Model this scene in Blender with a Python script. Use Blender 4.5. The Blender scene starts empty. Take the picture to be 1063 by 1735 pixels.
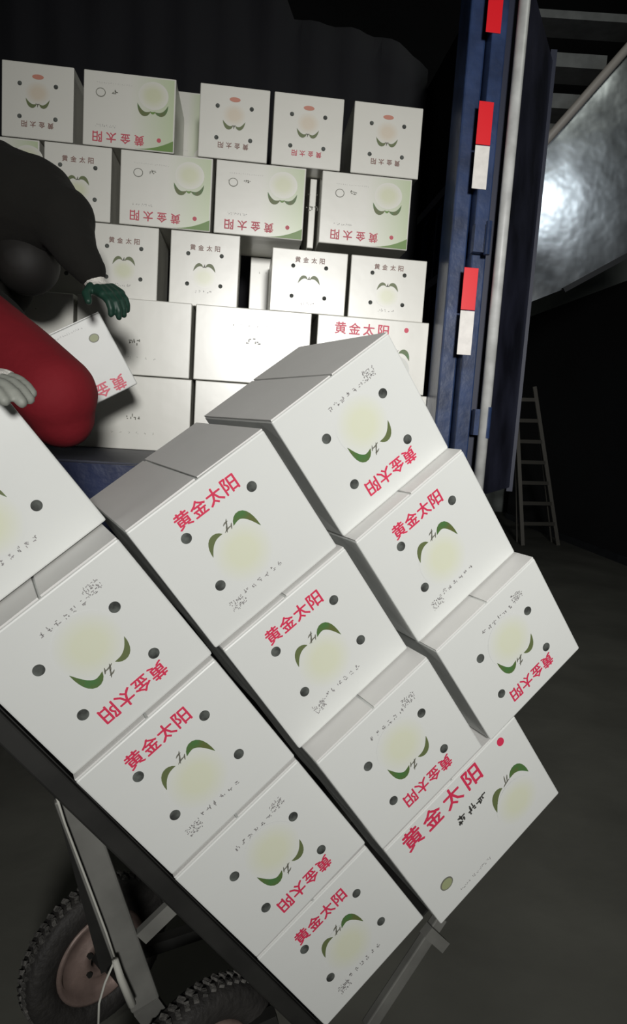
import bpy, bmesh, math, random
from mathutils import Vector, Matrix, noise
random.seed(7)
SC = bpy.context.scene
COL = SC.collection
CH = 1.5                                     # eye height of the camera above the floor

# ------------------------------------------------------------------ camera
FPX, PITCH, ROLL = 1156.44, 0.12881, 0.06523
up = Vector((math.sin(ROLL)*math.cos(PITCH), math.cos(ROLL)*math.cos(PITCH), math.sin(PITCH)))
fw = Vector((0, 0, -1)); ya = (fw - up*fw.dot(up)).normalized(); xa = ya.cross(up)
RT = Matrix((xa, ya, up))                    # camera space -> world
camd = bpy.data.cameras.new('camera'); cam = bpy.data.objects.new('camera', camd); COL.objects.link(cam)
camd.sensor_fit = 'VERTICAL'; camd.sensor_height = 24; camd.lens = FPX/1735*24
camd.clip_start = 0.05; camd.clip_end = 100
cam.matrix_world = Matrix.Translation((0, 0, CH)) @ RT.to_4x4()
SC.camera = cam

# ------------------------------------------------------------------ world, lights, exposure
SC.view_settings.view_transform = 'Standard'; SC.view_settings.look = 'None'
SC.view_settings.gamma = 1; SC.view_settings.use_curve_mapping = False
SC.view_settings.exposure = 0.0
wd = bpy.data.worlds.new('night'); SC.world = wd; wd.use_nodes = True
wd.node_tree.nodes['Background'].inputs[0].default_value = (0.75, 0.85, 1.0, 1)
wd.node_tree.nodes['Background'].inputs[1].default_value = 0.03

def area(name, loc, target, size, power, color=(1, 1, 1), spread=180):
    l = bpy.data.lights.new(name, 'AREA'); l.shape = 'DISK'; l.size = size; l.energy = power; l.color = color
    l.spread = math.radians(spread)
    o = bpy.data.objects.new(name, l); COL.objects.link(o); o.location = loc
    d = Vector(target) - Vector(loc); o.rotation_euler = d.to_track_quat('-Z', 'Y').to_euler()
    return o
area('floodlight', (0.75, -3.4, 2.55), (0.55, 2.6, 1.75), 0.7, 38, (1.0, 0.985, 0.95), 62)
_p = RT @ Vector((918-531.5, -(345-867.5), -FPX)); _p *= 5.6/_p.y           # lamp whose reflection shows in the steel sheet
area('stairwell_lamp', (_p.x*1.5, 2.8, CH+_p.z*1.5), (_p.x, 5.6, CH+_p.z), 0.45, 3.0, (0.86, 0.95, 1.0), 110)
area('bay_lamp', (2.2, 3.0, 5.6), (1.6, 6.5, 1), 0.8, 16, (0.95, 1.0, 0.9), 170)

# ------------------------------------------------------------------ helpers
def ray(x, y):
    return RT @ Vector((x-531.5, -(y-867.5), -FPX))
def at(x, y, Y):                             # point seen at pixel x, y at forward distance Y
    d = ray(x, y); return d*(Y/d.y) + Vector((0, 0, CH))
YAW = math.radians(6.2)
TR = Vector((math.cos(YAW), math.sin(YAW), 0)); TN = Vector((-math.sin(YAW), math.cos(YAW), 0)); UP = Vector((0, 0, 1))
def T(s, D, z): return TR*s + TN*D + UP*z    # truck coordinates: across, into the truck, height above floor
def tr(x, y, D):                             # pixel -> across, height on the truck plane at depth D
    d = ray(x, y); t = D/d.dot(TN); P = d*t; return P.dot(TR), P.z + CH
# stack coordinates
PSI, TH = 0.4678, 0.66827
SW = Vector((-math.sin(PSI), math.cos(PSI), 0)); SR = Vector((math.cos(PSI), math.sin(PSI), 0))
SV = SR*math.cos(TH) + UP*math.sin(TH); SD = SR*math.sin(TH) - UP*math.cos(TH)
SO = Vector((-0.6636, 0.90773, -0.16268 + CH))
def S(v, d, w): return SO + SV*v + SD*d + SW*w
def sray(x, y, k):                           # pixel -> v, d on the stack plane at offset k
    n = SW; d = ray(x, y); P0 = SO - Vector((0, 0, CH)) + SW*k; P = d*(P0.dot(n)/d.dot(n)) - (SO - Vector((0, 0, CH)))
    return P.dot(SV), P.dot(SD)

MATS = {}
def mat(name, col, rough=0.6, metal=0.0, noise_amt=0.0, noise_scale=8.0, bump=0.0, bump_scale=30.0, coat=0.0, spec=0.5, col2=None):
    if name in MATS: return MATS[name]
    m = bpy.data.materials.new(name); m.use_nodes = True; nt = m.node_tree; b = nt.nodes['Principled BSDF']
    b.inputs['Base Color'].default_value = (*col, 1); b.inputs['Roughness'].default_value = rough
    b.inputs['Metallic'].default_value = metal; b.inputs['Coat Weight'].default_value = coat; b.inputs['Coat Roughness'].default_value = 0.3
    b.inputs['Specular IOR Level'].default_value = spec
    tc = nt.nodes.new('ShaderNodeTexCoord')
    if noise_amt > 0 or col2:
        n = nt.nodes.new('ShaderNodeTexNoise'); n.inputs['Scale'].default_value = noise_scale; n.inputs['Detail'].default_value = 5
        nt.links.new(tc.outputs['Object'], n.inputs['Vector'])
        r = nt.nodes.new('ShaderNodeValToRGB'); r.color_ramp.elements[0].position = 0.35; r.color_ramp.elements[1].position = 0.68
        c2 = col2 if col2 else tuple(c*(1-noise_amt) for c in col)
        r.color_ramp.elements[0].color = (*c2, 1); r.color_ramp.elements[1].color = (*col, 1)
        nt.links.new(n.outputs['Fac'], r.inputs['Fac']); nt.links.new(r.outputs['Color'], b.inputs['Base Color'])
    if bump > 0:
        n = nt.nodes.new('ShaderNodeTexNoise'); n.inputs['Scale'].default_value = bump_scale; n.inputs['Detail'].default_value = 4
        nt.links.new(tc.outputs['Object'], n.inputs['Vector'])
        bp = nt.nodes.new('ShaderNodeBump'); bp.inputs['Strength'].default_value = bump; bp.inputs['Distance'].default_value = 0.02
        nt.links.new(n.outputs['Fac'], bp.inputs['Height']); nt.links.new(bp.outputs['Normal'], b.inputs['Normal'])
    MATS[name] = m; return m

def soft_print(name, base, tint, axis=None, amount=1.0, rough=0.42, glossy=False):
    """ink that fades into the white of the carton: radial over its own patch, or along one axis"""
    if name in MATS: return MATS[name]
    m = bpy.data.materials.new(name); m.use_nodes = True; nt = m.node_tree; b = nt.nodes['Principled BSDF']
    b.inputs['Roughness'].default_value = rough
    if glossy: b.inputs['Coat Weight'].default_value = .55; b.inputs['Coat Roughness'].default_value = .3; b.inputs['Specular IOR Level'].default_value = .9
    tc = nt.nodes.new('ShaderNodeTexCoord'); sp = nt.nodes.new('ShaderNodeSeparateXYZ'); nt.links.new(tc.outputs['Generated'], sp.inputs[0])
    r = nt.nodes.new('ShaderNodeValToRGB'); nt.links.new(r.outputs['Color'], b.inputs['Base Color'])
    mix = [base[i]*(1-amount)+tint[i]*amount for i in range(3)]
    if axis is None:
        cb = nt.nodes.new('ShaderNodeCombineXYZ'); nt.links.new(sp.outputs[0], cb.inputs[0]); nt.links.new(sp.outputs[2], cb.inputs[1])
        ds = nt.nodes.new('ShaderNodeVectorMath'); ds.operation = 'DISTANCE'; ds.inputs[1].default_value = (0.5, 0.5, 0)
        nt.links.new(cb.outputs[0], ds.inputs[0]); nt.links.new(ds.outputs['Value'], r.inputs['Fac'])
        e = r.color_ramp.elements; e[0].position = 0.2; e[0].color = (*mix, 1); e[1].position = 0.49; e[1].color = (*base, 1)
    else:
        nt.links.new(sp.outputs[axis], r.inputs['Fac'])
        e = r.color_ramp.elements; e[0].position = 0.0; e[0].color = (*mix, 1); e[1].position = 0.98; e[1].color = (*base, 1)
    MATS[name] = m; return m

WHITE = (0.655, 0.67, 0.65); CREAM = (0.66, 0.655, 0.60)
M_card = mat('white_carton', WHITE, 0.42, bump=0.05, bump_scale=9)
M_flap = mat('white_carton_flap', (0.74, 0.735, 0.715), 0.5, noise_amt=0.06, noise_scale=6)
M_cardb = mat('glossy_carton', CREAM, 0.36, bump=0.10, bump_scale=4, spec=0.9, coat=0.55)
M_red = mat('red_ink', (0.62, 0.035, 0.09), 0.45)
M_redb = mat('faded_red_ink', (0.50, 0.07, 0.10), 0.5)
M_brown = mat('dull_lettering_ink', (0.22, 0.12, 0.10), 0.5)
M_leaf = mat('leaf_green_ink', (0.055, 0.17, 0.05), 0.45, col2=(0.11, 0.13, 0.04), noise_scale=30)
M_leafd = mat('olive_leaf_ink', (0.12, 0.15, 0.06), 0.45)
M_stem = mat('stem_ink', (0.16, 0.16, 0.13), 0.5)
M_grey = mat('pale_grey_ink', (0.27, 0.26, 0.26), 0.5)
M_black = mat('dark_ink', (0.06, 0.06, 0.055), 0.5)
M_hole = mat('vent_hole_dark', (0.018, 0.02, 0.018), 0.8, col2=(0.10, 0.11, 0.10), noise_scale=55)
M_melon = soft_print('melon_ink', WHITE, (0.64, 0.66, 0.52), None)
M_melonb = soft_print('melon_ink_on_glossy', CREAM, (0.58, 0.60, 0.42), None, rough=0.36, glossy=True)
M_peach = soft_print('peach_melon_ink', CREAM, (0.62, 0.55, 0.44), None, rough=0.36, glossy=True)
M_wash = soft_print('green_wash_ink', CREAM, (0.46, 0.54, 0.34), 0, rough=0.36, glossy=True)
M_swoosh = mat('green_corner_ink', (0.13, 0.24, 0.05), 0.4)
M_oval = mat('orange_oval_ink', (0.52, 0.22, 0.16), 0.45)
M_badge = mat('badge_ink', (0.30, 0.33, 0.18), 0.5)
M_navy = mat('navy_truck_paint', (0.012, 0.022, 0.075), 0.35, noise_amt=0.4, noise_scale=6, bump=0.1, bump_scale=20)
M_navyl = mat('worn_blue_paint', (0.03, 0.055, 0.14), 0.32, noise_amt=0.5, noise_scale=9, bump=0.12, bump_scale=14)
M_tred = mat('red_reflective_tape', (0.85, 0.01, 0.02), 0.3, spec=0.9)
M_twhite = mat('white_reflective_tape', (0.9, 0.87, 0.83), 0.3, noise_amt=0.12, noise_scale=40, spec=0.9)
M_door = mat('dark_door_paint', (0.03, 0.032, 0.055), 0.3, noise_amt=0.7, noise_scale=3.5, bump=0.25, bump_scale=4)
M_pole = mat('grey_pole_paint', (0.6, 0.61, 0.6), 0.45, noise_amt=0.3, noise_scale=12)
M_tarp = mat('black_tarp', (0.0012, 0.0015, 0.004), 0.9, bump=0.3, bump_scale=6)
M_bed = mat('truck_bed_steel', (0.010, 0.014, 0.035), 0.5)
M_steel = mat('shiny_sheet_steel', (0.5, 0.52, 0.54), 0.26, 1.0, noise_amt=0.7, noise_scale=2.6, bump=0.8, bump_scale=1.5)
M_dsteel = mat('dull_sheet_steel', (0.05, 0.055, 0.065), 0.5, 0.3, noise_amt=0.3)
M_rail = mat('handrail_grey', (0.30, 0.27, 0.25), 0.5)
M_tread = mat('concrete_tread', (0.17, 0.175, 0.175), 0.8, noise_amt=0.3)
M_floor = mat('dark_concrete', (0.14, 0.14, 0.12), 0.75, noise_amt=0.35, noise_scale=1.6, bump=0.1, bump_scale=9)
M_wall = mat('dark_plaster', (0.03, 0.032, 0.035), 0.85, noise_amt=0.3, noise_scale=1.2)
M_part = mat('near_black_plaster', (0.014, 0.015, 0.018), 0.8, noise_amt=0.3, noise_scale=1.2)  # near-black, lightly mottled tone for the partition and stair stringer
M_ceil = mat('grey_roof_sheet', (0.38, 0.42, 0.40), 0.8, noise_amt=0.3, noise_scale=2)
M_lad = mat('old_ladder_metal', (0.13, 0.125, 0.11), 0.5, 0.5)
M_frame = mat('cart_grey_steel', (0.19, 0.19, 0.175), 0.5, 0.2, noise_amt=0.3, noise_scale=10)
M_frdk = mat('cart_dark_steel', (0.022, 0.022, 0.02), 0.6, 0.2, noise_amt=0.4, noise_scale=12)
M_rub = mat('tyre_rubber', (0.028, 0.026, 0.024), 0.7, noise_amt=0.4, noise_scale=30, bump=0.3, bump_scale=60)
M_dust = mat('dusty_tread_rubber', (0.13, 0.125, 0.115), 0.85, noise_amt=0.75, noise_scale=45, bump=0.5, bump_scale=80)
M_rim = mat('rusty_rim', (0.26, 0.19, 0.165), 0.5, 0.3, noise_amt=0.45, noise_scale=14, bump=0.1)
M_cord = mat('pale_cord', (0.42, 0.42, 0.38), 0.7)
M_skin = mat('skin', (0.42, 0.24, 0.16), 0.5)
M_jack = mat('black_olive_jacket', (0.005, 0.0045, 0.003), 0.95, bump=0.4, bump_scale=14)
M_trou = mat('red_trousers_cloth', (0.20, 0.003, 0.010), 0.85, bump=0.35, bump_scale=9)
M_dtrou = mat('black_trousers_cloth', (0.012, 0.012, 0.013), 0.9)
M_hair = mat('black_hair', (0.008, 0.007, 0.006), 0.7)
M_glove = mat('white_knit_glove', (0.68, 0.66, 0.61), 0.9, bump=0.4, bump_scale=90)
M_gcoat = mat('green_glove_coating', (0.012, 0.045, 0.03), 0.5)
M_ggrey = mat('grey_glove_coating', (0.26, 0.27, 0.24), 0.6)
M_shoe = mat('dark_shoe', (0.02, 0.02, 0.02), 0.6)
M_eye = mat('eye_dark', (0.02, 0.015, 0.01), 0.2)
M_lip = mat('lip', (0.35, 0.13, 0.11), 0.5)

def link(name, bm, m, parent=None, smooth=False):
    me = bpy.data.meshes.new(name); bm.to_mesh(me); bm.free(); me.materials.append(m)
    if smooth:
        for p in me.polygons: p.use_smooth = True
    o = bpy.data.objects.new(name, me); COL.objects.link(o)
    if parent: o.parent = parent
    return o
def empty(name, label, cat, loc=(0, 0, 0), group=None, M=None):
    o = bpy.data.objects.new(name, None); COL.objects.link(o); o.empty_display_size = 0.05
    if M is not None: o.matrix_world = M
    else: o.location = loc
    o['label'] = label; o['category'] = cat
    if group: o['group'] = group
    return o
def tag(o, label, cat, group=None):
    o['label'] = label; o['category'] = cat
    if group: o['group'] = group
    return o
def bevel(o, w, seg=2):
    b = o.modifiers.new('bevel', 'BEVEL'); b.width = w; b.segments = seg; b.limit_method = 'ANGLE'; b.angle_limit = math.radians(40)
    return o
def add_box(bm, c, ax, ay, az, sx, sy, sz):
    c = Vector(c); vs = []
    for i in (-.5, .5):
        for j in (-.5, .5):
            for k in (-.5, .5): vs.append(bm.verts.new(c + ax*sx*i + ay*sy*j + az*sz*k))
    for f in ((0, 1, 3, 2), (4, 6, 7, 5), (0, 4, 5, 1), (2, 3, 7, 6), (0, 2, 6, 4), (1, 5, 7, 3)):
        bm.faces.new([vs[i] for i in f])
    bmesh.ops.recalc_face_normals(bm, faces=bm.faces)
X3, Y3, Z3 = Vector((1, 0, 0)), Vector((0, 1, 0)), Vector((0, 0, 1))
def bar(bm, p0, p1, w, h, side=None):
    p0 = Vector(p0); p1 = Vector(p1); d = (p1-p0); L = d.length; d.normalize()
    a = side.normalized() if side else (d.cross(Z3) if abs(d.z) < .95 else d.cross(X3)).normalized()
    a = (a - d*a.dot(d)).normalized(); b = d.cross(a)
    add_box(bm, (p0+p1)/2, d, a, b, L, w, h)
def tube(bm, pts, r, n=10):
    pts = [Vector(p) for p in pts]; rings = []; ref = None
    for i, p in enumerate(pts):
        d = (pts[min(i+1, len(pts)-1)] - pts[max(i-1, 0)]).normalized()
        if ref is None: ref = d.cross(Z3) if abs(d.z) < .9 else d.cross(X3)
        a = (ref - d*ref.dot(d)).normalized(); ref = a; b = d.cross(a)
        rr = r[i] if isinstance(r, (list, tuple)) else r
        rings.append([bm.verts.new(p + (a*math.cos(t) + b*math.sin(t))*rr) for t in [2*math.pi*k/n for k in range(n)]])
    for q in range(len(rings)-1):
        for k in range(n): bm.faces.new((rings[q][k], rings[q][(k+1) % n], rings[q+1][(k+1) % n], rings[q+1][k]))
    bm.faces.new(rings[0][::-1]); bm.faces.new(rings[-1])
def lathe(bm, c, ax, prof, n=40):
    """prof: (axial, radius) closed loop round axis ax"""
    ax = ax.normalized(); a = (ax.cross(Z3) if abs(ax.z) < .9 else ax.cross(X3)).normalized(); b = ax.cross(a); c = Vector(c)
    R = [[bm.verts.new(c + ax*h + (a*math.cos(t)+b*math.sin(t))*max(r, 1e-4)) for h, r in prof] for t in [2*math.pi*k/n for k in range(n)]]
    m = len(prof)
    for k in range(n):
        for j in range(m):
            bm.faces.new((R[k][j], R[k][(j+1) % m], R[(k+1) % n][(j+1) % m], R[(k+1) % n][j]))
    bmesh.ops.recalc_face_normals(bm, faces=bm.faces)
def struct(o): o['kind'] = 'structure'; return o

# ------------------------------------------------------------------ the building
bm = bmesh.new(); add_box(bm, (0, 4, -.05), X3, Y3, Z3, 16, 22, .1); struct(link('floor', bm, M_floor))
bm = bmesh.new(); add_box(bm, (0, 13.55, 3), X3, Y3, Z3, 12, .1, 6); struct(link('wall_back', bm, M_ceil))
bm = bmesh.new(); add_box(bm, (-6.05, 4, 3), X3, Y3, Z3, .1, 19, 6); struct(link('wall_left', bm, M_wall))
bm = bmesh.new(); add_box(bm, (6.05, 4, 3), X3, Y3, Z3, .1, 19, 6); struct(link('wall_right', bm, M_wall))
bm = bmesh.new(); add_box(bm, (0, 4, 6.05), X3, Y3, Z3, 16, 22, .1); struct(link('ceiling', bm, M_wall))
# partition under and beside the stair, lower wall on the right
WY = 7.3
def fl(x, y):                                # pixel on floor
    d = ray(x, y); t = -CH/d.z; return d*t + Vector((0, 0, CH))
wa, wb = fl(948, 913), fl(1063, 958); wdir = (wb-wa).normalized(); wa = wa - wdir*2.2; wb = wb + wdir*1.8; wn = UP.cross(wdir)
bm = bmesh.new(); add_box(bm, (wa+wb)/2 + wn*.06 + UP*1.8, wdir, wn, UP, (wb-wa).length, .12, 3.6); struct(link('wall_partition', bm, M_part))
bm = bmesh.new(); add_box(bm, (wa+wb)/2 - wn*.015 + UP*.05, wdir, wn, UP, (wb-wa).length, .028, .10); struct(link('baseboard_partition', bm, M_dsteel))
# roof beams on the back wall
for k, (z, h) in enumerate(((5.62, .16), (4.9, .05))):
    bm = bmesh.new(); add_box(bm, (0.6, 9.9, z), X3, Y3, Z3, 9, .2, h); struct(link('trim_%d' % (k+1), bm, M_pole))

# stair with sheet-steel side
st = empty('staircase', 'dark stair behind the truck with dull treads and a sloping handrail, shiny steel side', 'staircase', at(1000, 480, 6.3))
def stair_part(name, bm, m, smooth=False):
    o = link(name, bm, m, None, smooth); o.parent = st; o.matrix_parent_inverse = Matrix.Translation(st.location).inverted(); return o
SY = 5.6
quad = [(858, 318), (902, 268), (1290, -165), (1290, 310), (1063, 432), (955, 490), (858, 528)]
bm = bmesh.new()
pts = [at(x, y, SY) for x, y in quad]
fr = [bm.verts.new(p) for p in pts]; bk = [bm.verts.new(p + Vector((0, .03, 0))) for p in pts]
bm.faces.new(fr); bm.faces.new(bk[::-1])
for i in range(len(fr)): bm.faces.new((fr[i], fr[(i+1) % 7], bk[(i+1) % 7], bk[i]))
bmesh.ops.recalc_face_normals(bm, faces=bm.faces)
stair_part('side_panel', bm, M_steel)
bm = bmesh.new(); tube(bm, [at(896, 275, SY-.04), at(905, 262, SY-.04), at(960, 200, SY-.04), at(1310, -200, SY-.04)], .034); stair_part('handrail', bm, M_rail, True)
bm = bmesh.new(); bar(bm, at(955, 492, SY-.02), at(1290, 310, SY-.02), .04, .04); stair_part('stringer', bm, M_part)
for (x0, x1, ya_, yb_) in ((905, 1100, 14, 28), (908, 1030, 86, 110), (900, 985, 155, 180), (895, 940, 215, 232)):
    a = at(x0, ya_, 6.1); b = at(x1, ya_+ (x1-x0)*.066, 6.1); c = at(x0, yb_, 6.1); h = (a-c).length
    bm = bmesh.new(); add_box(bm, (a+b)/2 - Vector((0, -.14, h/2)), (b-a).normalized(), Y3, Z3, (b-a).length, .28, h)
    stair_part('stair_tread', bm, M_tread)

# step ladder by the wall
ld = empty('step_ladder', 'thin old metal ladder standing on the floor beside the truck', 'ladder', at(908, 915, 7.0))
def lpart(name, bm, m):
    o = link(name, bm, m, ld); o.matrix_parent_inverse = Matrix.Translation(ld.location).inverted(); return o
f0, f1 = fl(886, 924), fl(946, 924); t0 = at(874, 655, f0.y+.12); t1 = at(906, 655, f0.y+.12)
for a, b in ((f0, t0), (f1, t1)):
    bm = bmesh.new(); bar(bm, a, b, .035, .05); lpart('rail', bm, M_lad)
for k in range(7):
    q = .14 + k*.13; bm = bmesh.new(); bar(bm, f0.lerp(t0, q), f1.lerp(t1, q), .03, .05); lpart('rung', bm, M_lad)
for s in (0, 1):
    bm = bmesh.new(); b = (t0, t1)[s]; g = (f0, f1)[s]; bar(bm, b, Vector((g.x, g.y+.28, 0)), .02, .02); lpart('rear_leg', bm, M_lad)

# ------------------------------------------------------------------ the truck
tk = empty('cargo_truck', 'dark navy cargo truck with red and white reflective strips on its rear post', 'truck', T(0, 4, 0))
def tpart(name, bm, m, parent=None, smooth=False):
    o = link(name, bm, m, None, smooth); o.parent = parent or tk
    o.matrix_parent_inverse = tk.matrix_world.inverted() if parent is None else Matrix()
    return o
bpy.context.view_layer.update()
tk.matrix_world = Matrix.Translation(T(0, 4, 0)); bpy.context.view_layer.update()
def tsub(name, bm, m, par):
    o = link(name, bm, m); o.parent = par
    o.matrix_parent_inverse = Matrix(); 
    return o
BZ = 1.345
def tb(bm, s0, s1, d0, d1, z0, z1): add_box(bm, T((s0+s1)/2, (d0+d1)/2, (z0+z1)/2), TR, TN, UP, s1-s0, d1-d0, z1-z0)
bm = bmesh.new(); tb(bm, -1.75, .86, 2.62, 5.4, BZ-.09, BZ); tpart('cargo_bed', bm, M_bed)
bm = bmesh.new(); tb(bm, -1.75, -.25, 2.12, 2.618, BZ-.09, BZ); tpart('tail_platform', bm, M_bed)
bm = bmesh.new(); tb(bm, -1.75, -.25, 2.08, 2.118, BZ-.26, BZ-.005); tpart('rear_sill', bm, M_navy)
bm = bmesh.new(); tb(bm, -.6, -.4, 2.5, 5.4, .75, BZ-.092); tb(bm, .3, .5, 2.5, 5.4, .75, BZ-.092); tpart('chassis', bm, M_bed)
for s in (-1.3, .62):
    bm = bmesh.new(); lathe(bm, T(s, 3.9, .47), TR, [(-.12, .2), (-.12, .44), (-.09, .47), (.09, .47), (.12, .44), (.12, .2), (.05, .15), (-.05, .15)]); tpart('wheel', bm, M_rub, None, True)
# rear post: inner channel, outer face, strips
sa, _ = tr(749, 560, 2.72); sb, _ = tr(778, 560, 2.72); sc_, _ = tr(802, 560, 2.68); sd, _ = tr(812, 560, 2.68)
bm = bmesh.new(); tb(bm, -.245, sb-.01, 2.58, 2.618, BZ-.26, BZ-.005); tpart('rear_sill', bm, M_navy)
bm = bmesh.new(); tb(bm, sa, sb-.002, 2.70, 2.86, BZ, 3.35); post_in = tpart('inner_post', bm, M_navyl); bevel(post_in, .008)
bm = bmesh.new(); tb(bm, sb, sc_+.012, 2.64, 2.86, BZ-.3, 3.35); post = tpart('rear_post', bm, M_navyl); bevel(post, .006)
ts0, _ = tr(777.5, 560, 2.64); ts1, _ = tr(801.5, 560, 2.64)
for (y0, y1, c, x) in ((-45, 57, 'r', 838), (172, 247, 'r', 824), (247, 322, 'w', 820), (453, 526, 'r', 795), (526, 602, 'w', 789)):
    z1 = tr(x, y0, 2.64)[1]; z0 = tr(x, y1, 2.64)[1]
    bm = bmesh.new(); tb(bm, ts0, ts1, 2.6365, 2.6395, z0+.001, z1-.001)
    o = link('reflective_strip', bm, M_tred if c == 'r' else M_twhite); o.parent = post; o.matrix_parent_inverse = Matrix()
    o['label'] = 'red reflective strip' if c == 'r' else 'white reflective strip'
    bevel(o, .001)
def latch(y):
    s, z = tr(803, y, 2.62)
    bm = bmesh.new(); tb(bm, s-.004, s+.05, 2.60, 2.637, z-.05, z+.05); tube(bm, [T(s+.045, 2.59, z-.06), T(s+.045, 2.59, z+.06)], .012)
    tpart('latch', bm, M_navyl)
latch(405); latch(715)
# pale locking pole
p0s, _ = tr(827, 560, 2.60); p1s, _ = tr(845, 560, 2.60); pc = (p0s+p1s)/2
bm = bmesh.new(); tube(bm, [T(pc, 2.6, BZ-.09), T(pc, 2.6, 3.3)], (p1s-p0s)/2, 14); tpart('locking_pole', bm, M_pole, None, True)
bm = bmesh.new(); tb(bm, sc_+.014, p1s-.006, 2.66, 2.84, BZ-.3, 3.3); tpart('hinge_channel', bm, M_bed)
# opened rear door leaf
da = T(p1s+.004, 2.70, 0); a = at(868, 772, 3.45); db = Vector((a.x, a.y, 0))
dd = (db-da); dl = dd.length; dd.normalize(); dn = UP.cross(dd)
bm = bmesh.new(); n = 14
for i in range(n):
    off = 0
    add_box(bm, da + dd*(dl*(i+.5)/n) + dn*(.01-off) + UP*(BZ-.1+1.0), dd, dn, UP, dl/n+.001, .03, 2.0)
dleaf = tpart('rear_door', bm, M_door)
bm = bmesh.new(); bar(bm, db + UP*(BZ-.12), db + UP*(BZ+1.95), .03, .03); tpart('door_edge', bm, M_bed)
# stake side on the right: rails, bars, upper boards
SS = tr(779, 560, 2.9)[0]
bm = bmesh.new(); tb(bm, SS+.012, SS+.05, 2.87, 5.4, 2.65, 3.35); tpart('side_board', bm, M_tarp)
bm = bmesh.new(); tb(bm, SS+.055, SS+.07, 2.87, 5.4, BZ, 2.65); tpart('side_sheet', bm, M_bed)
for z in (BZ+.1, 1.86, 2.22, 2.62):
    bm = bmesh.new(); tb(bm, SS-.012, SS+.022, 2.87, 5.4, z-.02, z+.02); tpart('side_rail', bm, M_navyl)
for k in range(8):
    d = 3.0 + k*.26; bm = bmesh.new(); tb(bm, SS+.024, SS+.044, d, d+.025, BZ, 2.64); tpart('stake_bar', bm, M_navyl)
bm = bmesh.new(); tb(bm, -1.75, -1.7, 2.2, 5.4, BZ, 3.6); tpart('side_board', bm, M_tarp)
bm = bmesh.new(); tb(bm, -1.69, SS-.02, 5.36, 5.42, BZ, 3.0); tpart('front_board', bm, M_navy)
# draped tarp hanging behind the load; its top sags to the right
bm = bmesh.new(); DT = 3.75
prof = [(-1.65, 3.9)]
for x, y in ((380, -260), (455, -90), (484, -20), (492, 26), (540, 38), (600, 50), (650, 62), (685, 80), (712, 98)):
    s, z = tr(x, y, DT); prof.append((s, z))
prof.append((SS-.03, prof[-1][1]-.05)); 
cols = []; ns = 60
for i in range(ns+1):
    s = prof[0][0] + (prof[-1][0]-prof[0][0])*i/ns
    for j in range(len(prof)-1):
        if prof[j][0] <= s <= prof[j+1][0]+1e-9:
            t = (s-prof[j][0])/(prof[j+1][0]-prof[j][0]+1e-9); zt = prof[j][1]*(1-t)+prof[j+1][1]*t; break
    col = []
    for k in range(13):
        z = 1.9 + (zt-1.9)*k/12
        col.append(bm.verts.new(T(s, DT + .03*noise.noise(Vector((s*5, z*2.2, 0))) + .015*math.sin(s*30+z), z)))
    cols.append(col)
for i in range(ns):
    for k in range(12): bm.faces.new((cols[i][k], cols[i+1][k], cols[i+1][k+1], cols[i][k+1]))
tp = link('cargo_tarp', bm, M_tarp, None, True); sm = tp.modifiers.new('thick', 'SOLIDIFY'); sm.thickness = .006
tag(tp, 'black rumpled tarp hanging behind the cartons in the truck', 'tarp')

# ------------------------------------------------------------------ cartons
GLY = {}
def glyph(ch):
    """outline triangles of one character, unit height, centred"""
    if ch in GLY: return GLY[ch]
    c = bpy.data.curves.new('g', 'FONT'); c.body = ch; c.size = 1; c.offset = 0.0; c.resolution_u = 2
    o = bpy.data.objects.new('g', c); COL.objects.link(o)
    dg = bpy.context.evaluated_depsgraph_get(); dg.update(); me = o.evaluated_get(dg).to_mesh()
    vs = [(v.co.x, v.co.y) for v in me.vertices]; fs = [tuple(p.vertices) for p in me.polygons]
    o.evaluated_get(dg).to_mesh_clear(); bpy.data.objects.remove(o); bpy.data.curves.remove(c)
    xs = [v[0] for v in vs]; ys = [v[1] for v in vs]; cx, cy = (min(xs)+max(xs))/2, (min(ys)+max(ys))/2; s = 1/max(max(ys)-min(ys), max(xs)-min(xs))
    GLY[ch] = ([((x-cx)*s, (y-cy)*s) for x, y in vs], fs); return GLY[ch]

class Face:
    """flat print on the front (-Y) face of a carton; inv turns it upside down"""
    def __init__(s, y, cz, inv): s.y, s.cz, s.q = y, cz, (-1 if inv else 1); s.k = 0
    def pt(s, x, y, lift): return Vector((s.q*x, s.y-lift, s.cz + s.q*y))
def poly(bm, F, pts, lift=.0008):
    vs = [bm.verts.new(F.pt(x, y, lift)) for x, y in pts]
    f = bm.faces.new(vs); f.normal_update()
    if f.normal.y > 0: f.normal_flip()
def text(F, s, xs, y, size, m, par, dx=1.0, name='printed_character', each=True):
    for ch, x in zip(s, xs):
        bm = bmesh.new(); vs, fs = glyph(ch)
        V_ = [bm.verts.new(F.pt(x + a*size*dx, y + b*size, .001)) for a, b in vs]
        for f in fs:
            try: bm.faces.new([V_[i] for i in f])
            except ValueError: pass
        for q_, (sx, sy) in enumerate(((.022, 0), (-.022, 0), (0, .02), (0, -.02))):
            V_ = [bm.verts.new(F.pt(x + (a+sx)*size*dx, y + (b+sy)*size, .001 + .00005*(q_+1))) for a, b in vs]
            for f in fs:
                try: bm.faces.new([V_[i] for i in f])
                except ValueError: pass
        link(name, bm, m, par)
def disc(bm, F, x, y, rx, ry=None, n=22, lift=.0008):
    ry = ry or rx; poly(bm, F, [(x+rx*math.cos(2*math.pi*k/n), y+ry*math.sin(2*math.pi*k/n)) for k in range(n)], lift)
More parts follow.
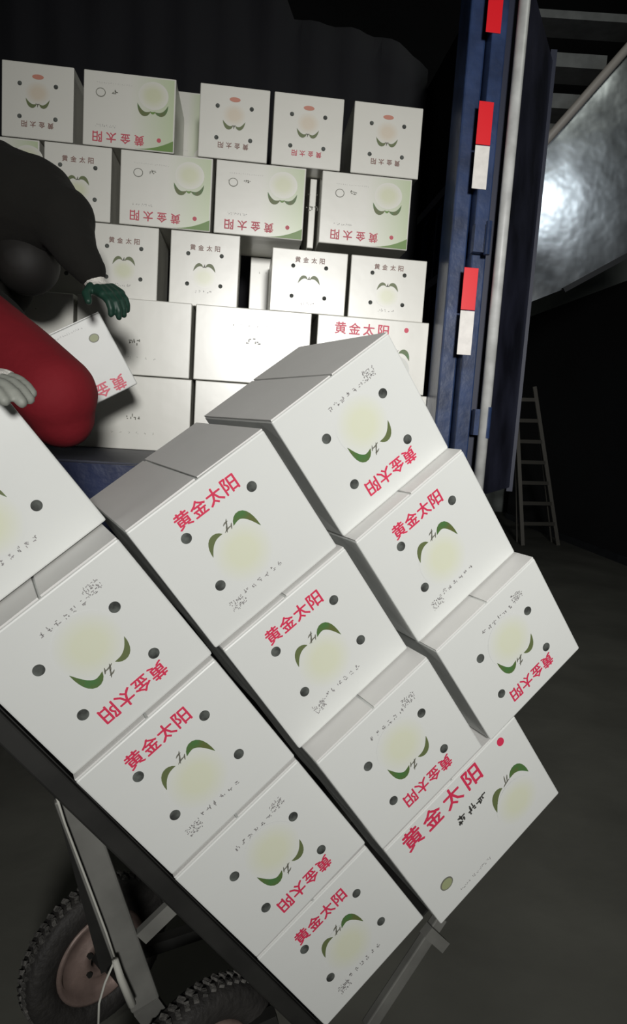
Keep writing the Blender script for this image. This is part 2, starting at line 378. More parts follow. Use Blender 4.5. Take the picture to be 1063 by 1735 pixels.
def crescent(bm, F, p0, pm, p1, w, lift=.0011):
    """leaf from p0 over pm to p1, widest in the middle"""
    up_, lo = [], []
    for i in range(11):
        t = i/10; x = (1-t)**2*p0[0]+2*t*(1-t)*pm[0]+t*t*p1[0]; y = (1-t)**2*p0[1]+2*t*(1-t)*pm[1]+t*t*p1[1]
        dx = 2*(1-t)*(pm[0]-p0[0])+2*t*(p1[0]-pm[0]); dy = 2*(1-t)*(pm[1]-p0[1])+2*t*(p1[1]-pm[1]); L = math.hypot(dx, dy)
        h = w*math.sin(math.pi*t)**.8 * (1.15-.3*t)*.5 + .0003
        up_.append((x-dy/L*h, y+dx/L*h)); lo.append((x+dy/L*h, y-dx/L*h))
    poly(bm, F, up_+lo[::-1], lift)
def marks(bm, F, x0, x1, y, h, n, rnd, lift=.001):
    for k in range(n):
        x = x0+(x1-x0)*(k+.5)/n
        for _ in range(3):
            a = rnd.uniform(-h/2, h/2); w = rnd.uniform(.2, .6)*h; yy = y+rnd.uniform(-h/2, h/2); t = h*.09
            if rnd.random() < .5: poly(bm, F, [(x+a-w/2, yy-t), (x+a+w/2, yy-t), (x+a+w/2, yy+t), (x+a-w/2, yy+t)], lift)
            else: poly(bm, F, [(x+a-t, yy-w/2), (x+a+t, yy-w/2), (x+a+t, yy+w/2), (x+a-t, yy+w/2)], lift)

def print_end(F, par, rnd, holes=(1, 1, 1, 1)):
    text(F, '黄金太阳', [-.060, -.026, .008, .042], .092, .030, M_red, par)
    bm = bmesh.new(); disc(bm, F, -.006, -.022, .060, .060, 36, .0006); link('melon_print', bm, M_melon, par)
    bm = bmesh.new(); crescent(bm, F, (.006, .027), (.034, .056), (.047, -.004), .0145); link('leaf_print', bm, M_leaf, par)
    bm = bmesh.new(); crescent(bm, F, (-.019, .028), (-.045, .042), (-.056, .004), .0115); link('leaf_print', bm, M_leafd, par)
    bm = bmesh.new()
    for a, b, c, d in ((-.014, .026, .004, .030), (-.006, .030, .002, .046), (-.010, .038, .002, .041), (-.010, .024, -.004, .036), (0, .024, .006, .034)):
        crescent(bm, F, (a, b), ((a+c)/2, (b+d)/2+.003), (c, d), .0022)
    link('stem_print', bm, M_stem, par)
    for k, (x, y) in enumerate(((-.074, .062), (.073, .064), (.074, -.044), (-.075, -.046))):
        if holes[k]:
            bm = bmesh.new(); disc(bm, F, x, y, .0098, .0098, 22, .001); link('vent_hole', bm, M_hole, par)
    bm = bmesh.new(); marks(bm, F, -.05, .045, -.086, .0085, 6, rnd); marks(bm, F, -.05, .045, -.086, .008, 6, rnd); [marks(bm, F, -.082, -.052, yy, .007, 6, rnd) for yy in (-.088, -.094, -.101)]
    link('fine_print', bm, M_grey, par)

def print_long(F, par, rnd):                 # the broad side, as on the lowest carton of the middle column
    text(F, '黄金太阳', [-.138, -.079, -.019, .042], .102, .047, M_red, par)
    bm = bmesh.new(); marks(bm, F, -.045, -.018, .037, .017, 1, rnd); marks(bm, F, -.045, .048, .039, .020, 3, rnd); marks(bm, F, -.045, .048, .039, .020, 3, rnd); marks(bm, F, -.045, .048, .039, .018, 3, rnd); link('small_lettering', bm, M_black, par)
    bm = bmesh.new(); disc(bm, F, .102, -.05, .062, .056, 36, .0006); link('melon_print', bm, M_melon, par)
    bm = bmesh.new(); crescent(bm, F, (.113, .016), (.145, .042), (.160, -.012), .019); link('leaf_print', bm, M_leaf, par)
    bm = bmesh.new(); crescent(bm, F, (.086, .012), (.056, .022), (.046, -.028), .017); link('leaf_print', bm, M_leafd, par)
    bm = bmesh.new()
    for a, b, c, d in ((.09, .010, .112, .016), (.098, .012, .104, .034), (.104, .014, .112, .030)): crescent(bm, F, (a, b), ((a+c)/2, (b+d)/2+.003), (c, d), .0024)
    link('stem_print', bm, M_stem, par)
    bm = bmesh.new(); disc(bm, F, .139, .112, .0095, .0105); link('red_dot_print', bm, M_red, par)
    bm = bmesh.new(); disc(bm, F, -.137, -.062, .0175, .0145); b_ = link('badge_print', bm, M_stem, par)
    bm = bmesh.new(); disc(bm, F, -.137, -.062, .0145, .0118, 22, .0013); link('badge_centre', bm, M_badge, b_)
    bm = bmesh.new(); marks(bm, F, -.12, -.02, -.108, .006, 12, rnd); link('fine_print', bm, M_grey, par)

def print_end_back(F, par, rnd, oval=True, letters=True, dull=True, orient=1):
    s = .95
    if letters: text(F, '黄金太阳', [-.05, -.017, .017, .05], .086, .022, M_brown if dull else M_redb, par)
    bm = bmesh.new(); disc(bm, F, 0, -.03, .05, .045, 30, .0006); link('melon_print', bm, M_peach if oval else M_melonb, par)
    bm = bmesh.new(); crescent(bm, F, (.004, .010), (.026, .034), (.045, -.008), .014); link('leaf_print', bm, M_leafd, par)
    bm = bmesh.new(); crescent(bm, F, (-.006, .010), (-.026, .034), (-.045, -.008), .012); link('leaf_print', bm, M_leafd, par)
    bm = bmesh.new(); crescent(bm, F, (-.008, .008), (0, .014), (.008, .008), .004); crescent(bm, F, (-.002, .008), (0, .014), (.001, .022), .004); link('stem_print', bm, M_stem, par)
    for (x, y) in ((-.068, .060), (.068, .060), (.068, -.060), (-.068, -.060)):
        bm = bmesh.new(); disc(bm, F, x, y, .0085); link('vent_hole', bm, M_hole, par)
    bm = bmesh.new()
    if oval: disc(bm, F, 0, -.089, .022, .009); link('oval_logo_print', bm, M_oval, par)
    else: marks(bm, F, -.035, .035, -.088, .010, 5, rnd); link('fine_print', bm, M_grey, par)

def print_long_back(F, par, rnd, w, h, pale=False):
    bm = bmesh.new(); poly(bm, F, [(-w/2+.006, -h/2+.006), (0, -h/2+.006), (0, h/2-.006), (-w/2+.006, h/2-.006)], .0005)
    # the wash fades from the outer edge towards the middle
    o = link('green_wash_print', bm, M_wash if F.q > 0 else M_wash_inv, par)
    text(F, '黄金太阳', [-.041, .013, .068, .122], .104, .038, M_redb, par)
    bm = bmesh.new(); disc(bm, F, -.118, .096, .0085); link('red_dot_print', bm, M_redb, par)
    bm = bmesh.new(); disc(bm, F, -.092, -.068, .058, .052, 32, .0008); link('melon_print', bm, M_melonb, par)
    bm = bmesh.new(); crescent(bm, F, (-.082, -.008), (-.048, .022), (-.030, -.036), .017); link('leaf_print', bm, M_leaf, par)
    bm = bmesh.new(); crescent(bm, F, (-.098, -.008), (-.135, .016), (-.150, -.036), .015); link('leaf_print', bm, M_leaf, par)
    bm = bmesh.new(); crescent(bm, F, (-.10, -.010), (-.09, .003), (-.08, -.010), .008); link('stem_print', bm, M_swoosh, par)
    bm = bmesh.new(); disc(bm, F, .112, -.060, .019, .017); b_ = link('badge_print', bm, M_stem, par)
    bm = bmesh.new(); disc(bm, F, .112, -.060, .016, .014, 22, .0013); link('badge_centre', bm, M_cardb, b_)
    bm = bmesh.new(); marks(bm, F, .095, .13, -.062, .012, 3, rnd); marks(bm, F, .046, .066, -.066, .014, 2, rnd); marks(bm, F, .046, .066, -.066, .014, 2, rnd); link('small_lettering', bm, M_stem, par)
    bm = bmesh.new(); marks(bm, F, -.01, .13, -.096, .004, 16, rnd); marks(bm, F, .05, .13, .062, .008, 8, rnd); link('fine_print', bm, M_grey, par)
    bm = bmesh.new(); a = [(-w/2+.004, h/2-.004)]
    for i in range(9): t = i/8; a.append((-w/2+.004 + t*.15, h/2-.004 - .042*(1-t)**2))
    poly(bm, F, a, .0009); link('green_corner_print', bm, M_swoosh, par)
M_wash_inv = None
def make_wash_inv():
    global M_wash_inv
    m = M_wash.copy(); m.name = 'green_wash_ink_turned'
    r = [n for n in m.node_tree.nodes if n.type == 'VALTORGB'][0]; e = r.color_ramp.elements
    c0 = tuple(e[0].color); c1 = tuple(e[1].color); e[0].color = c1; e[1].color = c0; M_wash_inv = m
make_wash_inv()

def carton(M, w, d, h, label, group, style, inv, m, seed, flaps=True, back=False):
    """M: frame at the middle of the base front-to-back; X across the front, -Y out of the front, Z up the carton"""
    rnd = random.Random(seed)
    root = empty('carton', label, 'box', group=group, M=M)
    bm = bmesh.new(); hf = h - (.0035 if flaps else 0)
    bmesh.ops.create_cube(bm, size=1)
    bmesh.ops.subdivide_edges(bm, edges=bm.edges[:], cuts=5, use_grid_fill=True)
    for v in bm.verts:
        x, y, z = v.co; ex = [abs(abs(c)-.5) < 1e-5 for c in (x, y, z)]
        p = Vector((x*w, y*d, (z+.5)*hf))
        if sum(ex) == 1:
            n_ = Vector([math.copysign(1, c) if e else 0 for c, e in zip((x, y, z), ex)])
            if n_.y > -.5: p -= n_*(.0012 + .0012*noise.noise(p*9+Vector((seed, 0, 0))))
        v.co = p
    body = link('carton_body', bm, m, root); bevel(body, .0035, 2)
    if flaps:
        for s in (-1, 1):
            bm = bmesh.new(); add_box(bm, (s*(w/4+.0006), 0, hf+.00185), X3, Y3, Z3, w/2-.004, d-.004, .003)
            for v in bm.verts:
                if abs(v.co.x) < .01: v.co.z += rnd.uniform(0, .0012)
            link('top_flap', bm, M_flap if not back else m, root)
    F = Face(-d/2, h/2, inv)
    if style == 'end': print_end(F, root, rnd)
    elif style == 'end3': print_end(F, root, rnd, (1, 1, 0, 1))
    elif style == 'long': print_long(F, root, rnd)
    elif style == 'endb': print_end_back(F, root, rnd)
    elif style == 'endbr': print_end_back(F, root, rnd, True, True, False)
    elif style == 'endc': print_end_back(F, root, rnd, False)
    elif style == 'longb': print_long_back(F, root, rnd, w, h)
    elif style == 'fine':
        bm = bmesh.new(); marks(bm, F, -.03, .03, .02, .022, 3, rnd); marks(bm, F, -.1, .1, .08, .008, 6, rnd); link('small_lettering', bm, M_stem, root)
    return root

# --- the stack on the hand truck
WB, HB, LB = .3001, .27705, .4019
GAP = .0035
st_boxes = {
 # name: e, dv, dd, roll, yaw, style, inverted, label
 'A1': (-.123, -.008, -.004, -.012, 0, 'end', False, 'white melon carton at the left frame edge, a gloved hand on its corner'),
 'A2': (-.001, -.014, -.004, -.012, 0, 'end', True, 'white carton with inverted red lettering, its lower corner at the top of the strut'),
 'A3': (.008, -.014, -.004, -.012, 0, 'end', False, 'white melon carton lying on the frame right beside the top of the grey strut'),
 'A4': (.012, -.012, -.004, -.012, 0, 'end', True, 'white melon carton with inverted lettering, second from the bottom of the column on the frame'),
 'A5': (.003, -.013, .004, -.002, 0, 'end', False, 'lowest white carton of the column on the frame, cut by the bottom of the photo'),
 'B1': (-.019, -.004, .001, .008, 0, 'end3', False, 'white carton topping the middle column, upright red lettering, grey top flaps in view'),
 'B2': (-.007, .001, .001, .008, 0, 'end', False, 'white melon carton in the very middle of the tilted stack with four vent holes'),
 'B3': (.051, .004, .001, .009, 0, 'end', True, 'white carton with inverted lettering directly above the broad carton at the lower right'),
 'B4': (.044, .003, .007, .007, 0, 'long', False, 'broad-side white carton with large red lettering and red dot at lower right of stack'),
 'C1': (-.034, .018, .004, .003, 0, 'end', True, 'highest white carton of the tilted stack, inverted lettering, in front of the blue post'),
 'C2': (.008, .018, .001, .003, 0, 'end3', False, 'white carton with upright lettering in the right column, second from its top'),
 'C3': (.058, .021, .001, .003, 0, 'end', True, 'rightmost white carton of the stack, inverted lettering, corner pointing at dark floor'),
}
for i, (k, (e, dv, dd_, ro, yw, sty, inv, lab)) in enumerate(st_boxes.items()):
    v0 = 'ABC'.index(k[0]); b0 = v0*0 + {'A': 0, 'B': 1, 'C': 1}[k[0]] + int(k[1]) - 1
    long_ = k == 'B4'; w = LB if long_ else WB; d = WB if long_ else LB
    # frame: X = V, Y = W (away), Z = -D
    Rm = Matrix((SV, SW, -SD)).transposed()
    rot = Rm @ Matrix.Rotation(-ro*-1, 3, 'Y') @ Matrix.Rotation(-yw, 3, 'Z')
    # roll: v' = c v - s b, b' = s v + c b, with b pointing down  (turns X towards -Z)
    c = S(v0*WB + w/2 + dv, b0*HB + HB/2 + dd_, -e)              # centre of the front face
    cen = c + rot @ Vector((0, d/2, 0))
    base = cen - rot @ Vector((0, 0, (HB-GAP)/2))
    carton(Matrix.Translation(base) @ rot.to_4x4(), w-GAP, d, HB-GAP, lab, 'white melon cartons stacked on the hand truck', sty, inv, M_card, 20+i)

# --- the load on the truck, five rows
DL = 2.95
ROWZ = {1: (1.035+CH, 1.313+CH), 2: (.747+CH, 1.032+CH), 3: (.449+CH, .744+CH), 4: (.147+CH, .446+CH), 5: (BZ+.001, .144+CH)}
def load(row, x0, x1, yy, style, inv, label, depth=DL, d=.36, roll=0, zt=None, ztop=None, m=None):
    s0 = tr(x0, yy, depth)[0]; s1 = tr(x1, yy, depth)[0]; z0, z1 = ROWZ[row]
    if ztop: z1 = ztop
    w = s1-s0-.004; h = z1-z0
    rot = Matrix((TR, TN, UP)).transposed() @ Matrix.Rotation(roll, 3, 'Y')
    base = T((s0+s1)/2, depth+d/2, z0)
    return carton(Matrix.Translation(base) @ rot.to_4x4(), w, d, h, label, 'cartons loaded on the truck bed', style, inv, m or M_cardb, int(x0)+row*100+900, False, True)
load(1, 2, 127, 100, 'endb', True, 'leftmost carton of the top row in the truck, orange oval printed on it')
load(1, 141, 300, 135, 'longb', True, 'top row carton in the truck with green melon side, second from left')
load(1, 339, 460, 145, 'endb', True, 'top row carton in the truck, left of the two touching ones with orange ovals')
load(1, 465, 586, 156, 'endbr', True, 'top row carton in the truck with reddish lettering under its leaves, second from right')
load(1, 601, 720, 172, 'endb', True, 'top row carton nearest the blue side rails of the truck')
load(2, 286, 346, 240, 'longb', True, 'upright carton set further back, only a strip seen between two top row cartons', depth=3.34, d=.3, ztop=1.44+CH)
load(2, -55, 68, 225, 'longb', True, 'carton behind the crouching worker\'s back, only its green corner showing')
load(2, 74, 191, 240, 'endc', False, 'carton just above the worker\'s shoulder, second row from the top')
load(2, 204, 363, 255, 'longb', True, 'second row carton with green melon side, left of its two twins')
load(2, 366, 521, 280, 'longb', True, 'second row carton with green melon side, between its two twins')
load(2, 526, 539, 300, 'fine', False, 'narrow strip of a carton set back in the second row gap', depth=3.06)
load(2, 546, 701, 295, 'longb', True, 'second row carton with green melon side, beside the blue side rails')
load(3, -120, 18, 360, 'endc', False, 'third row carton hidden mostly behind the worker\'s head')
load(3, 22, 146, 362, 'endc', False, 'third row carton seen between the worker\'s head and sleeve')
load(3, 152, 271, 378, 'endc', False, 'third row carton directly right of the worker\'s hanging sleeve')
load(3, 289, 409, 392, 'endc', False, 'third row carton standing apart with a dark gap on either side')
load(3, 426, 520, 410, 'fine', False, 'third row carton set back, half covered by the one in front', depth=3.30, d=.3)
load(3, 461, 592, 425, 'endc', False, 'third row carton in front, left one of the touching pair near the side rails', depth=2.90, ztop=.70+CH)
load(3, 595, 726, 437, 'endc', False, 'third row carton at the right end beside the blue side rails', depth=2.90, ztop=.70+CH)
load(4, -80, 126, 490, 'fine', False, 'brightly lit carton left of the held one, fourth row', depth=2.87)
load(4, 130, 327, 508, 'fine', True, 'fourth row carton directly behind the held carton', depth=2.87)
load(4, 331, 530, 528, 'fine', False, 'brightest glossy carton in the fourth row, middle of the load', depth=2.87)
load(4, 538, 729, 545, 'long', False, 'fourth row carton with a red dot, right behind the top of the tilted stack', depth=2.87)
load(5, -70, 124, 640, 'fine', False, 'bottom row carton hidden behind the worker\'s red knee', depth=2.87)
load(5, 128, 326, 650, 'fine', True, 'bottom row carton on the truck bed below the held carton', depth=2.87)
load(5, 330, 534, 660, 'fine', False, 'bottom row carton mostly hidden by the grey flaps of the tilted stack', depth=2.87)
load(5, 540, 742, 680, 'fine', False, 'bottom row carton whose right end shows beside the truck post', depth=2.87)

# --- the carton held by the crouching worker
hc = at(112, 632, 2.32)
rot = Matrix((TR, TN, UP)).transposed() @ Matrix.Rotation(math.radians(12), 3, 'Z') @ Matrix.Rotation(math.radians(-30.5), 3, 'Y')
cen = hc + rot @ Vector((0, .10, 0)); HM = Matrix.Translation(cen - rot @ Vector((0, 0, .1325))) @ rot.to_4x4()
held = carton(HM, .385, .2, .265, 'tilted white carton being lifted by the worker in red trousers', None, 'long', True, M_card, 77, True, True)

# ------------------------------------------------------------------ the hand truck
ht = empty('hand_truck', 'two-wheeled steel hand truck tilted back under the stack of cartons', 'hand truck', S(0, 1.2, .2))
bpy.context.view_layer.update()
HI = Matrix.Translation(-S(0, 1.2, .2))
def hpart(name, bm, m, smooth=False, par=None):
    o = link(name, bm, m, par or ht, smooth); o.matrix_parent_inverse = HI if par is None else Matrix(); return o
for w_ in (.045, .36):
    bm = bmesh.new(); bar(bm, S(-.043, -.38, w_), S(-.043, 1.43, w_), .04, .036, SW); o = hpart('side_rail', bm, M_frdk); bevel(o, .004)
bm = bmesh.new(); tube(bm, [S(-.046, -.38, .045), S(-.07, -.46, .05), S(-.08, -.48, .1), S(-.08, -.48, .3), S(-.07, -.46, .355), S(-.046, -.38, .36)], .014); hpart('handle', bm, M_frdk, True)
for d_ in (-.2, .25, .66, .96, 1.3):
    bm = bmesh.new(); bar(bm, S(-.046, d_, .07), S(-.046, d_, .335), .03, .03, SV); hpart('cross_bar', bm, M_frdk)
# sheet backing between rails
bm = bmesh.new(); bar(bm, S(-.0245, -.3, .2), S(-.0245, 1.40, .2), .33, .003, SW); hpart('back_plate', bm, M_frdk)
# wheels
Pf = Vector((-.457, 1.510, -1.309+CH)); Pn = Vector((-.160, 1.219, -1.309+CH)); ax = (Pf-Pn).normalized()
RW = Pf.z - .002
def wheel(c, lab):
    bm = bmesh.new(); w = .030
    lathe(bm, c, ax, [(-w*.75, .112), (-w, .128), (-w*1.15, .150), (-w, .172), (-w*.7, RW-.008), (w*.7, RW-.008), (w, .172), (w*1.15, .150), (w, .128), (w*.75, .112)], 64)
    ty = hpart('tyre', bm, M_rub, True)
    bm = bmesh.new(); a = ax.cross(Z3).normalized(); b = ax.cross(a)
    for k in range(56):
        t = 2*math.pi*k/56; rd = a*math.cos(t)+b*math.sin(t); tg = -a*math.sin(t)+b*math.cos(t)
        for s in (-1, 1):
            add_box(bm, c + rd*(RW-.005) + ax*s*.010, rd, (tg*.8+ax*.45*s).normalized(), (ax - tg*.45*s).normalized(), .006, .010, .016)
    o = link('tread_blocks', bm, M_dust, ty); o.matrix_parent_inverse = Matrix()
    bm = bmesh.new()
    lathe(bm, c, ax, [(-.026, .114), (-.030, .104), (-.014, .098), (-.010, .060), (-.024, .050), (-.026, .030), (.026, .030), (.024, .050), (.010, .060), (.014, .098), (.030, .104), (.026, .114)], 48)
    rim = hpart('rim', bm, M_rim, True)
    bm = bmesh.new(); lathe(bm, c, ax, [(-.05, .001), (-.05, .02), (.05, .02), (.05, .001)], 20); hpart('hub', bm, M_frdk)
    for k in range(5):
        t = 2*math.pi*k/5; q = c + (a*math.cos(t)+b*math.sin(t))*.042; bm = bmesh.new(); lathe(bm, q - ax*.026, ax, [(-.006, .0005), (-.006, .007), (.004, .007), (.004, .0005)], 6); hpart('wheel_bolt', bm, M_frdk)
    return ty
wheel(Pf, ''); wheel(Pn, '')
bm = bmesh.new(); tube(bm, [Pn - ax*.06, Pf + ax*.06], .011, 12); hpart('axle', bm, M_frdk, True)
# struts from the rails down to the axle
k_ = .055
v0_, d0_ = sray(118, 1345, k_); v1_, d1_ = sray(246, 1700, k_)
bm = bmesh.new(); e_ = Pn.lerp(Pf, .22)
bar(bm, S(v0_-.0, d0_, k_), S(v1_, d1_, k_), .016, .055, SW); o = hpart('strut', bm, M_frame); bevel(o, .004)
bm = bmesh.new(); bar(bm, S(v1_, d1_, k_), Pn.lerp(Pf, .15), .016, .05, SW); o = hpart('strut_foot', bm, M_frame)
v2_, d2_ = sray(238, 1588, k_); v3_, d3_ = sray(300, 1528, k_)
bm = bmesh.new(); bar(bm, S(v2_, d2_, k_), S(v3_, d3_, k_), .014, .03, SW); hpart('brace', bm, M_frame)
bm = bmesh.new(); bar(bm, S(-.07, .62, .36), Pn.lerp(Pf, .85), .016, .045, SW); hpart('strut', bm, M_frdk)
for q_, e_ in ((.05, .1), (.35, .9)):
    bm = bmesh.new(); bar(bm, S(-.075, 1.32, q_), Pn.lerp(Pf, e_), .03, .03); hpart('axle_bracket', bm, M_frdk)
# toe plate and its foot
bm = bmesh.new(); bar(bm, S(-.05, 1.4075, .20), S(.36, 1.4075, .20), .36, .006, SW); hpart('toe_plate', bm, M_frdk)
va, da_ = sray(742, 1545, .02); vb, db_ = sray(628, 1745, .02)
bm = bmesh.new(); bar(bm, S(va, da_+.03, .03), S(vb, db_, .03), .02, .034, SW); o = hpart('toe_support', bm, M_frame); bevel(o, .003)
vc, dc_ = sray(722, 1575, .0); ve, de_ = sray(752, 1602, .0)
bm = bmesh.new(); bar(bm, S(vc, dc_, .0), S(ve, de_, .0), .02, .026, SW); hpart('end_stub', bm, M_frame)
# cords along the strut
pts = [(86, 1318), (110, 1395), (150, 1500), (180, 1580), (196, 1628)]
bm = bmesh.new(); tube(bm, [S(*sray(x, y, .03), .03) for x, y in pts], .0022, 6); hpart('cord', bm, M_cord, True)
pts = [(195, 1626), (178, 1665), (168, 1700), (166, 1760)]
bm = bmesh.new(); tube(bm, [S(*sray(x, y, .02), .02) for x, y in pts], .0022, 6); hpart('cord', bm, M_cord, True)
bm = bmesh.new(); tube(bm, [S(*sray(x, y, .02), .02) for x, y in ((195, 1626), (204, 1655), (224, 1702))], [.006, .007, .008], 8); hpart('brake_lever', bm, M_cord, True)

# ------------------------------------------------------------------ people
def caps(bm, a, b, ra, rb, n=14):
    a = Vector(a); b = Vector(b); d = (b-a); L = d.length; d = d.normalized() if L > 1e-6 else Z3.copy()
    u = (d.cross(Z3) if abs(d.z) < .9 else d.cross(X3)).normalized(); v = d.cross(u); rings = []
    prof = [(-math.cos(t)*ra, math.sin(t)*ra) for t in [math.pi/2*k/5 for k in range(1, 6)]] + [(L+math.sin(t)*rb, math.cos(t)*rb) for t in [math.pi/2*k/5 for k in range(0, 5)]]
    for h, r in prof: rings.append([bm.verts.new(a + d*h + (u*math.cos(t)+v*math.sin(t))*r) for t in [2*math.pi*k/n for k in range(n)]])
    s = bm.verts.new(a-d*ra); e = bm.verts.new(b+d*rb)
    for q in range(len(rings)-1):
        for k in range(n): bm.faces.new((rings[q][k], rings[q][(k+1) % n], rings[q+1][(k+1) % n], rings[q+1][k]))
    for k in range(n): bm.faces.new((s, rings[0][(k+1) % n], rings[0][k])); bm.faces.new((e, rings[-1][k], rings[-1][(k+1) % n]))
def flesh(name, segs, m, par, vox=.012, smooth=6):
    """tapered limbs merged into one continuous surface"""
    bm = bmesh.new()
    for a, b, ra, rb in segs: caps(bm, a, b, ra, rb)
    bmesh.ops.recalc_face_normals(bm, faces=bm.faces)
    o = link(name, bm, m, par, True)
    if par: o.matrix_parent_inverse = Matrix.Translation(par.location).inverted() if par.parent is None else Matrix()
    r = o.modifiers.new('one_surface', 'REMESH'); r.mode = 'VOXEL'; r.voxel_size = vox; r.use_smooth_shade = True
    s = o.modifiers.new('soften', 'SMOOTH'); s.iterations = smooth; s.factor = .5
    return o
def chain(pts): return [(pts[i][0], pts[i+1][0], pts[i][1], pts[i+1][1]) for i in range(len(pts)-1)]
def hand(wrist, knuck, nrm, curl=.5, k=1.0):
    """segments of palm and of five fingers; knuck = middle knuckle, nrm = out of the back of the hand"""
    wrist = Vector(wrist); knuck = Vector(knuck); f = (knuck-wrist).normalized(); n = (Vector(nrm) - f*Vector(nrm).dot(f)).normalized(); s = f.cross(n)
    palm, fing = [], []
    for i, (off, ln) in enumerate(((.031, .068), (.011, .078), (-.010, .073), (-.030, .058))):
        kn = knuck + s*off*k - f*.004*abs(i-1)*k; palm.append((wrist + s*off*.5*k, kn, .017*k, .0125*k))
        p = kn; ang = curl*.5; r = .0105*k
        for q, part in enumerate((.45, .31, .24)):
            dr = f*math.cos(ang) - n*math.sin(ang); e = p + dr*ln*part*k; fing.append((p, e, r, r*.92)); p = e; r *= .92; ang += curl
    b = wrist + s*.03*k + f*.02*k; m_ = b + (s*.75+f*.6-n*.25).normalized()*.04*k; e = m_ + (s*.3+f*.9-n*.35).normalized()*.032*k
    fing.append((b, m_, .014*k, .0125*k)); fing.append((m_, e, .0125*k, .010*k)); palm.append((wrist, b, .018*k, .015*k))
    return palm, fing
def face_bits(par, head, fwd, r):
    fwd = Vector(fwd).normalized(); sd = fwd.cross(Z3).normalized(); u = sd.cross(fwd)
    inv = Matrix.Translation(par.location).inverted()
    for s in (-1, 1):
        bm = bmesh.new(); bmesh.ops.create_uvsphere(bm, u_segments=10, v_segments=8, radius=.011, matrix=Matrix.Translation(head + fwd*r*.9 + sd*s*.032 + u*.005)); o = link('eye', bm, M_eye, par, True); o.matrix_parent_inverse = inv
    bm = bmesh.new(); caps(bm, head + fwd*r*.95 - sd*.018 - u*.055, head + fwd*r*.95 + sd*.018 - u*.055, .006, .006); o = link('mouth', bm, M_lip, par, True); o.matrix_parent_inverse = inv

# crouching worker on the truck bed
w1 = empty('person', 'person crouching on the truck bed in dark jacket and red trousers, lifting a carton', 'person', at(-10, 770, 2.35) * 1)
w1.location.z = BZ
HIP = at(-120, 500, 2.32); CHS = at(25, 345, 2.34); MID = at(-60, 400, 2.40); SHN = at(105, 372, 2.26); SHF = at(70, 350, 2.58)
ELB = at(128, 425, 2.20); WRI = at(164, 482, 2.20); HEAD = at(38, 425, 2.36)
ELF = at(20, 500, 2.62); WRF = at(-20, 600, 2.55)
KN = at(95, 668, 1.98); AN = at(-40, 780, 2.32); AN.z = BZ+.09; KN2 = at(-60, 620, 2.56); AN2 = at(-170, 760, 2.62); AN2.z = BZ+.09
toe = AN + Vector((.10, -.13, -.05)); toe2 = AN2 + Vector((.14, -.08, -.05))
body = flesh('body', [(HIP, MID, .13, .12), (MID, CHS, .12, .12), (CHS, SHN, .09, .06), (CHS, SHF, .09, .06), (SHN, ELB, .045, .038), (ELB, WRI, .038, .026), (SHF, ELF, .045, .038), (ELF, WRF, .038, .026),
    (CHS, HEAD, .06, .055), (HEAD, HEAD+Vector((.02, -.02, -.06)), .085, .07), (HEAD+Vector((.05, -.06, -.04)), HEAD+Vector((.065, -.08, -.05)), .016, .013), (HEAD+Vector((.0, -.085, 0)), HEAD+Vector((0, -.092, -.01)), .02, .016),
    (HIP, KN, .08, .06), (KN, AN, .055, .038), (HIP, KN2, .08, .06), (KN2, AN2, .055, .038), (AN, toe, .035, .03), (AN2, toe2, .035, .03)], M_skin, w1, .011)
flesh('jacket', [(HIP+Vector((0, 0, .02)), at(-110, 372, 2.40), .16, .19), (at(-110, 372, 2.40), at(-20, 345, 2.38), .20, .205), (at(-20, 345, 2.38), at(50, 352, 2.34), .205, .165), (at(50, 352, 2.34), SHN, .165, .105), (CHS, SHF, .15, .10),
    (SHN, ELB, .10, .068), (ELB, at(152, 458, 2.20), .068, .052), (SHF, ELF, .09, .07), (ELF, WRF, .065, .05), (HIP, at(-20, 560, 2.25), .17, .13)], M_jack, w1, .013, 4)
flesh('trousers', [(HIP, at(30, 612, 2.08), .15, .125), (at(30, 612, 2.08), KN, .125, .118), (KN, at(105, 705, 2.00), .118, .095), (at(105, 705, 2.00), AN + Vector((0, 0, .03)), .09, .06), (HIP, KN2, .15, .10), (KN2, AN2+Vector((0, 0, .03)), .095, .06)], M_trou, w1, .013, 6)
flesh('hair', [(HEAD+Vector((-.005, .01, .015)), HEAD+Vector((.03, -.03, -.045)), .112, .106)], M_hair, w1, .012)
for a, t_ in ((AN, toe), (AN2, toe2)): flesh('shoe', [(a+Vector((0, .02, -.045)), t_, .044, .04)], M_shoe, w1, .01)
face_bits(w1, HEAD, (.45, -.6, -.7), .088)
pa, fi = hand(WRI, at(192, 500, 2.15), TN*-.6 + UP*.7 + TR*.35, .55, 1.05)
flesh('glove', [(ELB.lerp(WRI, .75), WRI, .036, .032)] + pa, M_glove, w1, .005, 3)
flesh('glove_coating', [(a, b, c*1.08, d*1.08) for a, b, c, d in fi] + [(a.lerp(b, .55), b, c*1.1, d*1.15) for a, b, c, d in pa[:4]], M_gcoat, w1, .0035, 3)['label'] = 'dark green rubber coated fingers'
pa, fi = hand(WRF, WRF+Vector((.07, -.03, -.05)), (.5, .2, .8), .4)
flesh('glove', pa+fi, M_glove, w1, .005, 3)

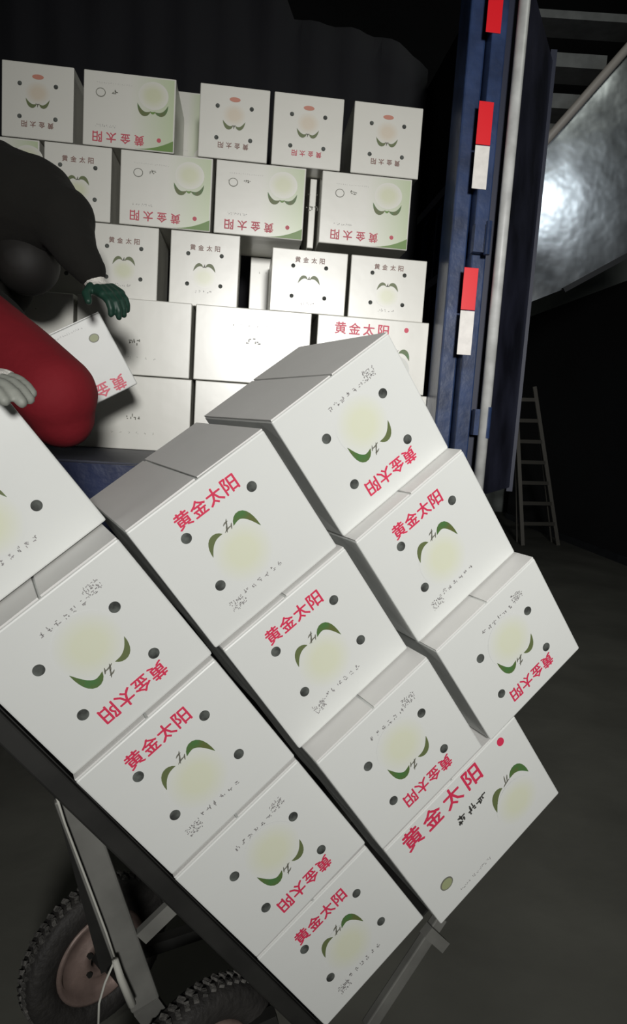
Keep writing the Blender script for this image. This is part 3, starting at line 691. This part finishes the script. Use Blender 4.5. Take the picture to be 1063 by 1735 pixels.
# second worker beside the hand truck: only the gloved hand reaches into the picture
w2 = empty('person', 'person at the left edge of whom only a white gloved hand on a carton shows', 'person', (-1.12, 1.62, 0))
HP = Vector((-1.12, 1.62, .92)); CH2 = Vector((-1.10, 1.56, 1.32)); R1 = Vector((-1.02, 1.40, 1.40)); R2 = Vector((-1.20, 1.74, 1.40))
HD = Vector((-1.06, 1.52, 1.62)); E1 = Vector((-.86, 1.24, 1.46)); W1_ = at(-68, 636, 1.14); E2 = Vector((-1.28, 1.60, 1.14)); W2_ = Vector((-1.14, 1.40, 1.02))
K1 = Vector((-1.00, 1.52, .50)); A1_ = Vector((-1.04, 1.58, .09)); K2 = Vector((-1.2, 1.74, .5)); A2_ = Vector((-1.24, 1.80, .09))
t1_ = A1_+Vector((.13, -.08, -.045)); t2_ = A2_+Vector((.13, -.08, -.045))
flesh('body', [(HP, CH2, .12, .13), (CH2, R1, .08, .055), (CH2, R2, .08, .055), (R1, E1, .045, .038), (E1, W1_, .036, .026), (R2, E2, .045, .036), (E2, W2_, .035, .026), (CH2, HD, .055, .055), (HD, HD+Vector((.02, -.01, -.05)), .09, .07),
    (HD+Vector((.075, -.06, -.01)), HD+Vector((.09, -.07, -.025)), .012, .014), (HD+Vector((-.05, -.06, -.01)), HD+Vector((-.06, -.07, -.01)), .02, .018), (HD+Vector((.05, .075, -.01)), HD+Vector((.05, .085, -.01)), .02, .018),
    (HP, K1, .085, .06), (K1, A1_, .055, .038), (HP, K2, .085, .06), (K2, A2_, .055, .038), (A1_, t1_, .035, .028), (A2_, t2_, .035, .028)], M_skin, w2, .011)
flesh('jacket', [(HP, CH2, .155, .16), (CH2, R1, .12, .085), (CH2, R2, .12, .085), (R1, E1, .07, .055), (E1, E1.lerp(W1_, .8), .052, .042), (R2, E2, .07, .055), (E2, E2.lerp(W2_, .85), .052, .04)], M_jack, w2, .013, 4)
flesh('trousers', [(HP, K1, .12, .082), (K1, A1_+Vector((0, 0, .03)), .078, .058), (HP, K2, .12, .082), (K2, A2_+Vector((0, 0, .03)), .078, .058)], M_dtrou, w2, .013, 4)
flesh('hair', [(HD+Vector((-.015, .01, .02)), HD+Vector((-.015, .01, .0)), .099, .09)], M_hair, w2, .012)
for a, t_ in ((A1_, t1_), (A2_, t2_)): flesh('shoe', [(a+Vector((-.02, .01, -.045)), t_, .044, .04)], M_shoe, w2, .01)
face_bits(w2, HD, (.8, -.6, -.1), .088)
pa, fi = hand(W1_, at(-8, 644, 1.10), Vector((.1, -.25, .95)), .28, 1.0)
flesh('glove', [(E1.lerp(W1_, .8), W1_, .036, .032)] + [(a, b, c*1.12, d*1.12) for a, b, c, d in pa], M_glove, w2, .005, 3)
flesh('glove_coating', [(a, b, c*1.1, d*1.1) for a, b, c, d in fi], M_ggrey, w2, .0035, 3)['label'] = 'grey coated glove fingers'
pa, fi = hand(W2_, W2_+Vector((.05, -.05, -.04)), (-.6, -.3, .7), .5)
flesh('glove', pa+fi, M_glove, w2, .005, 3)
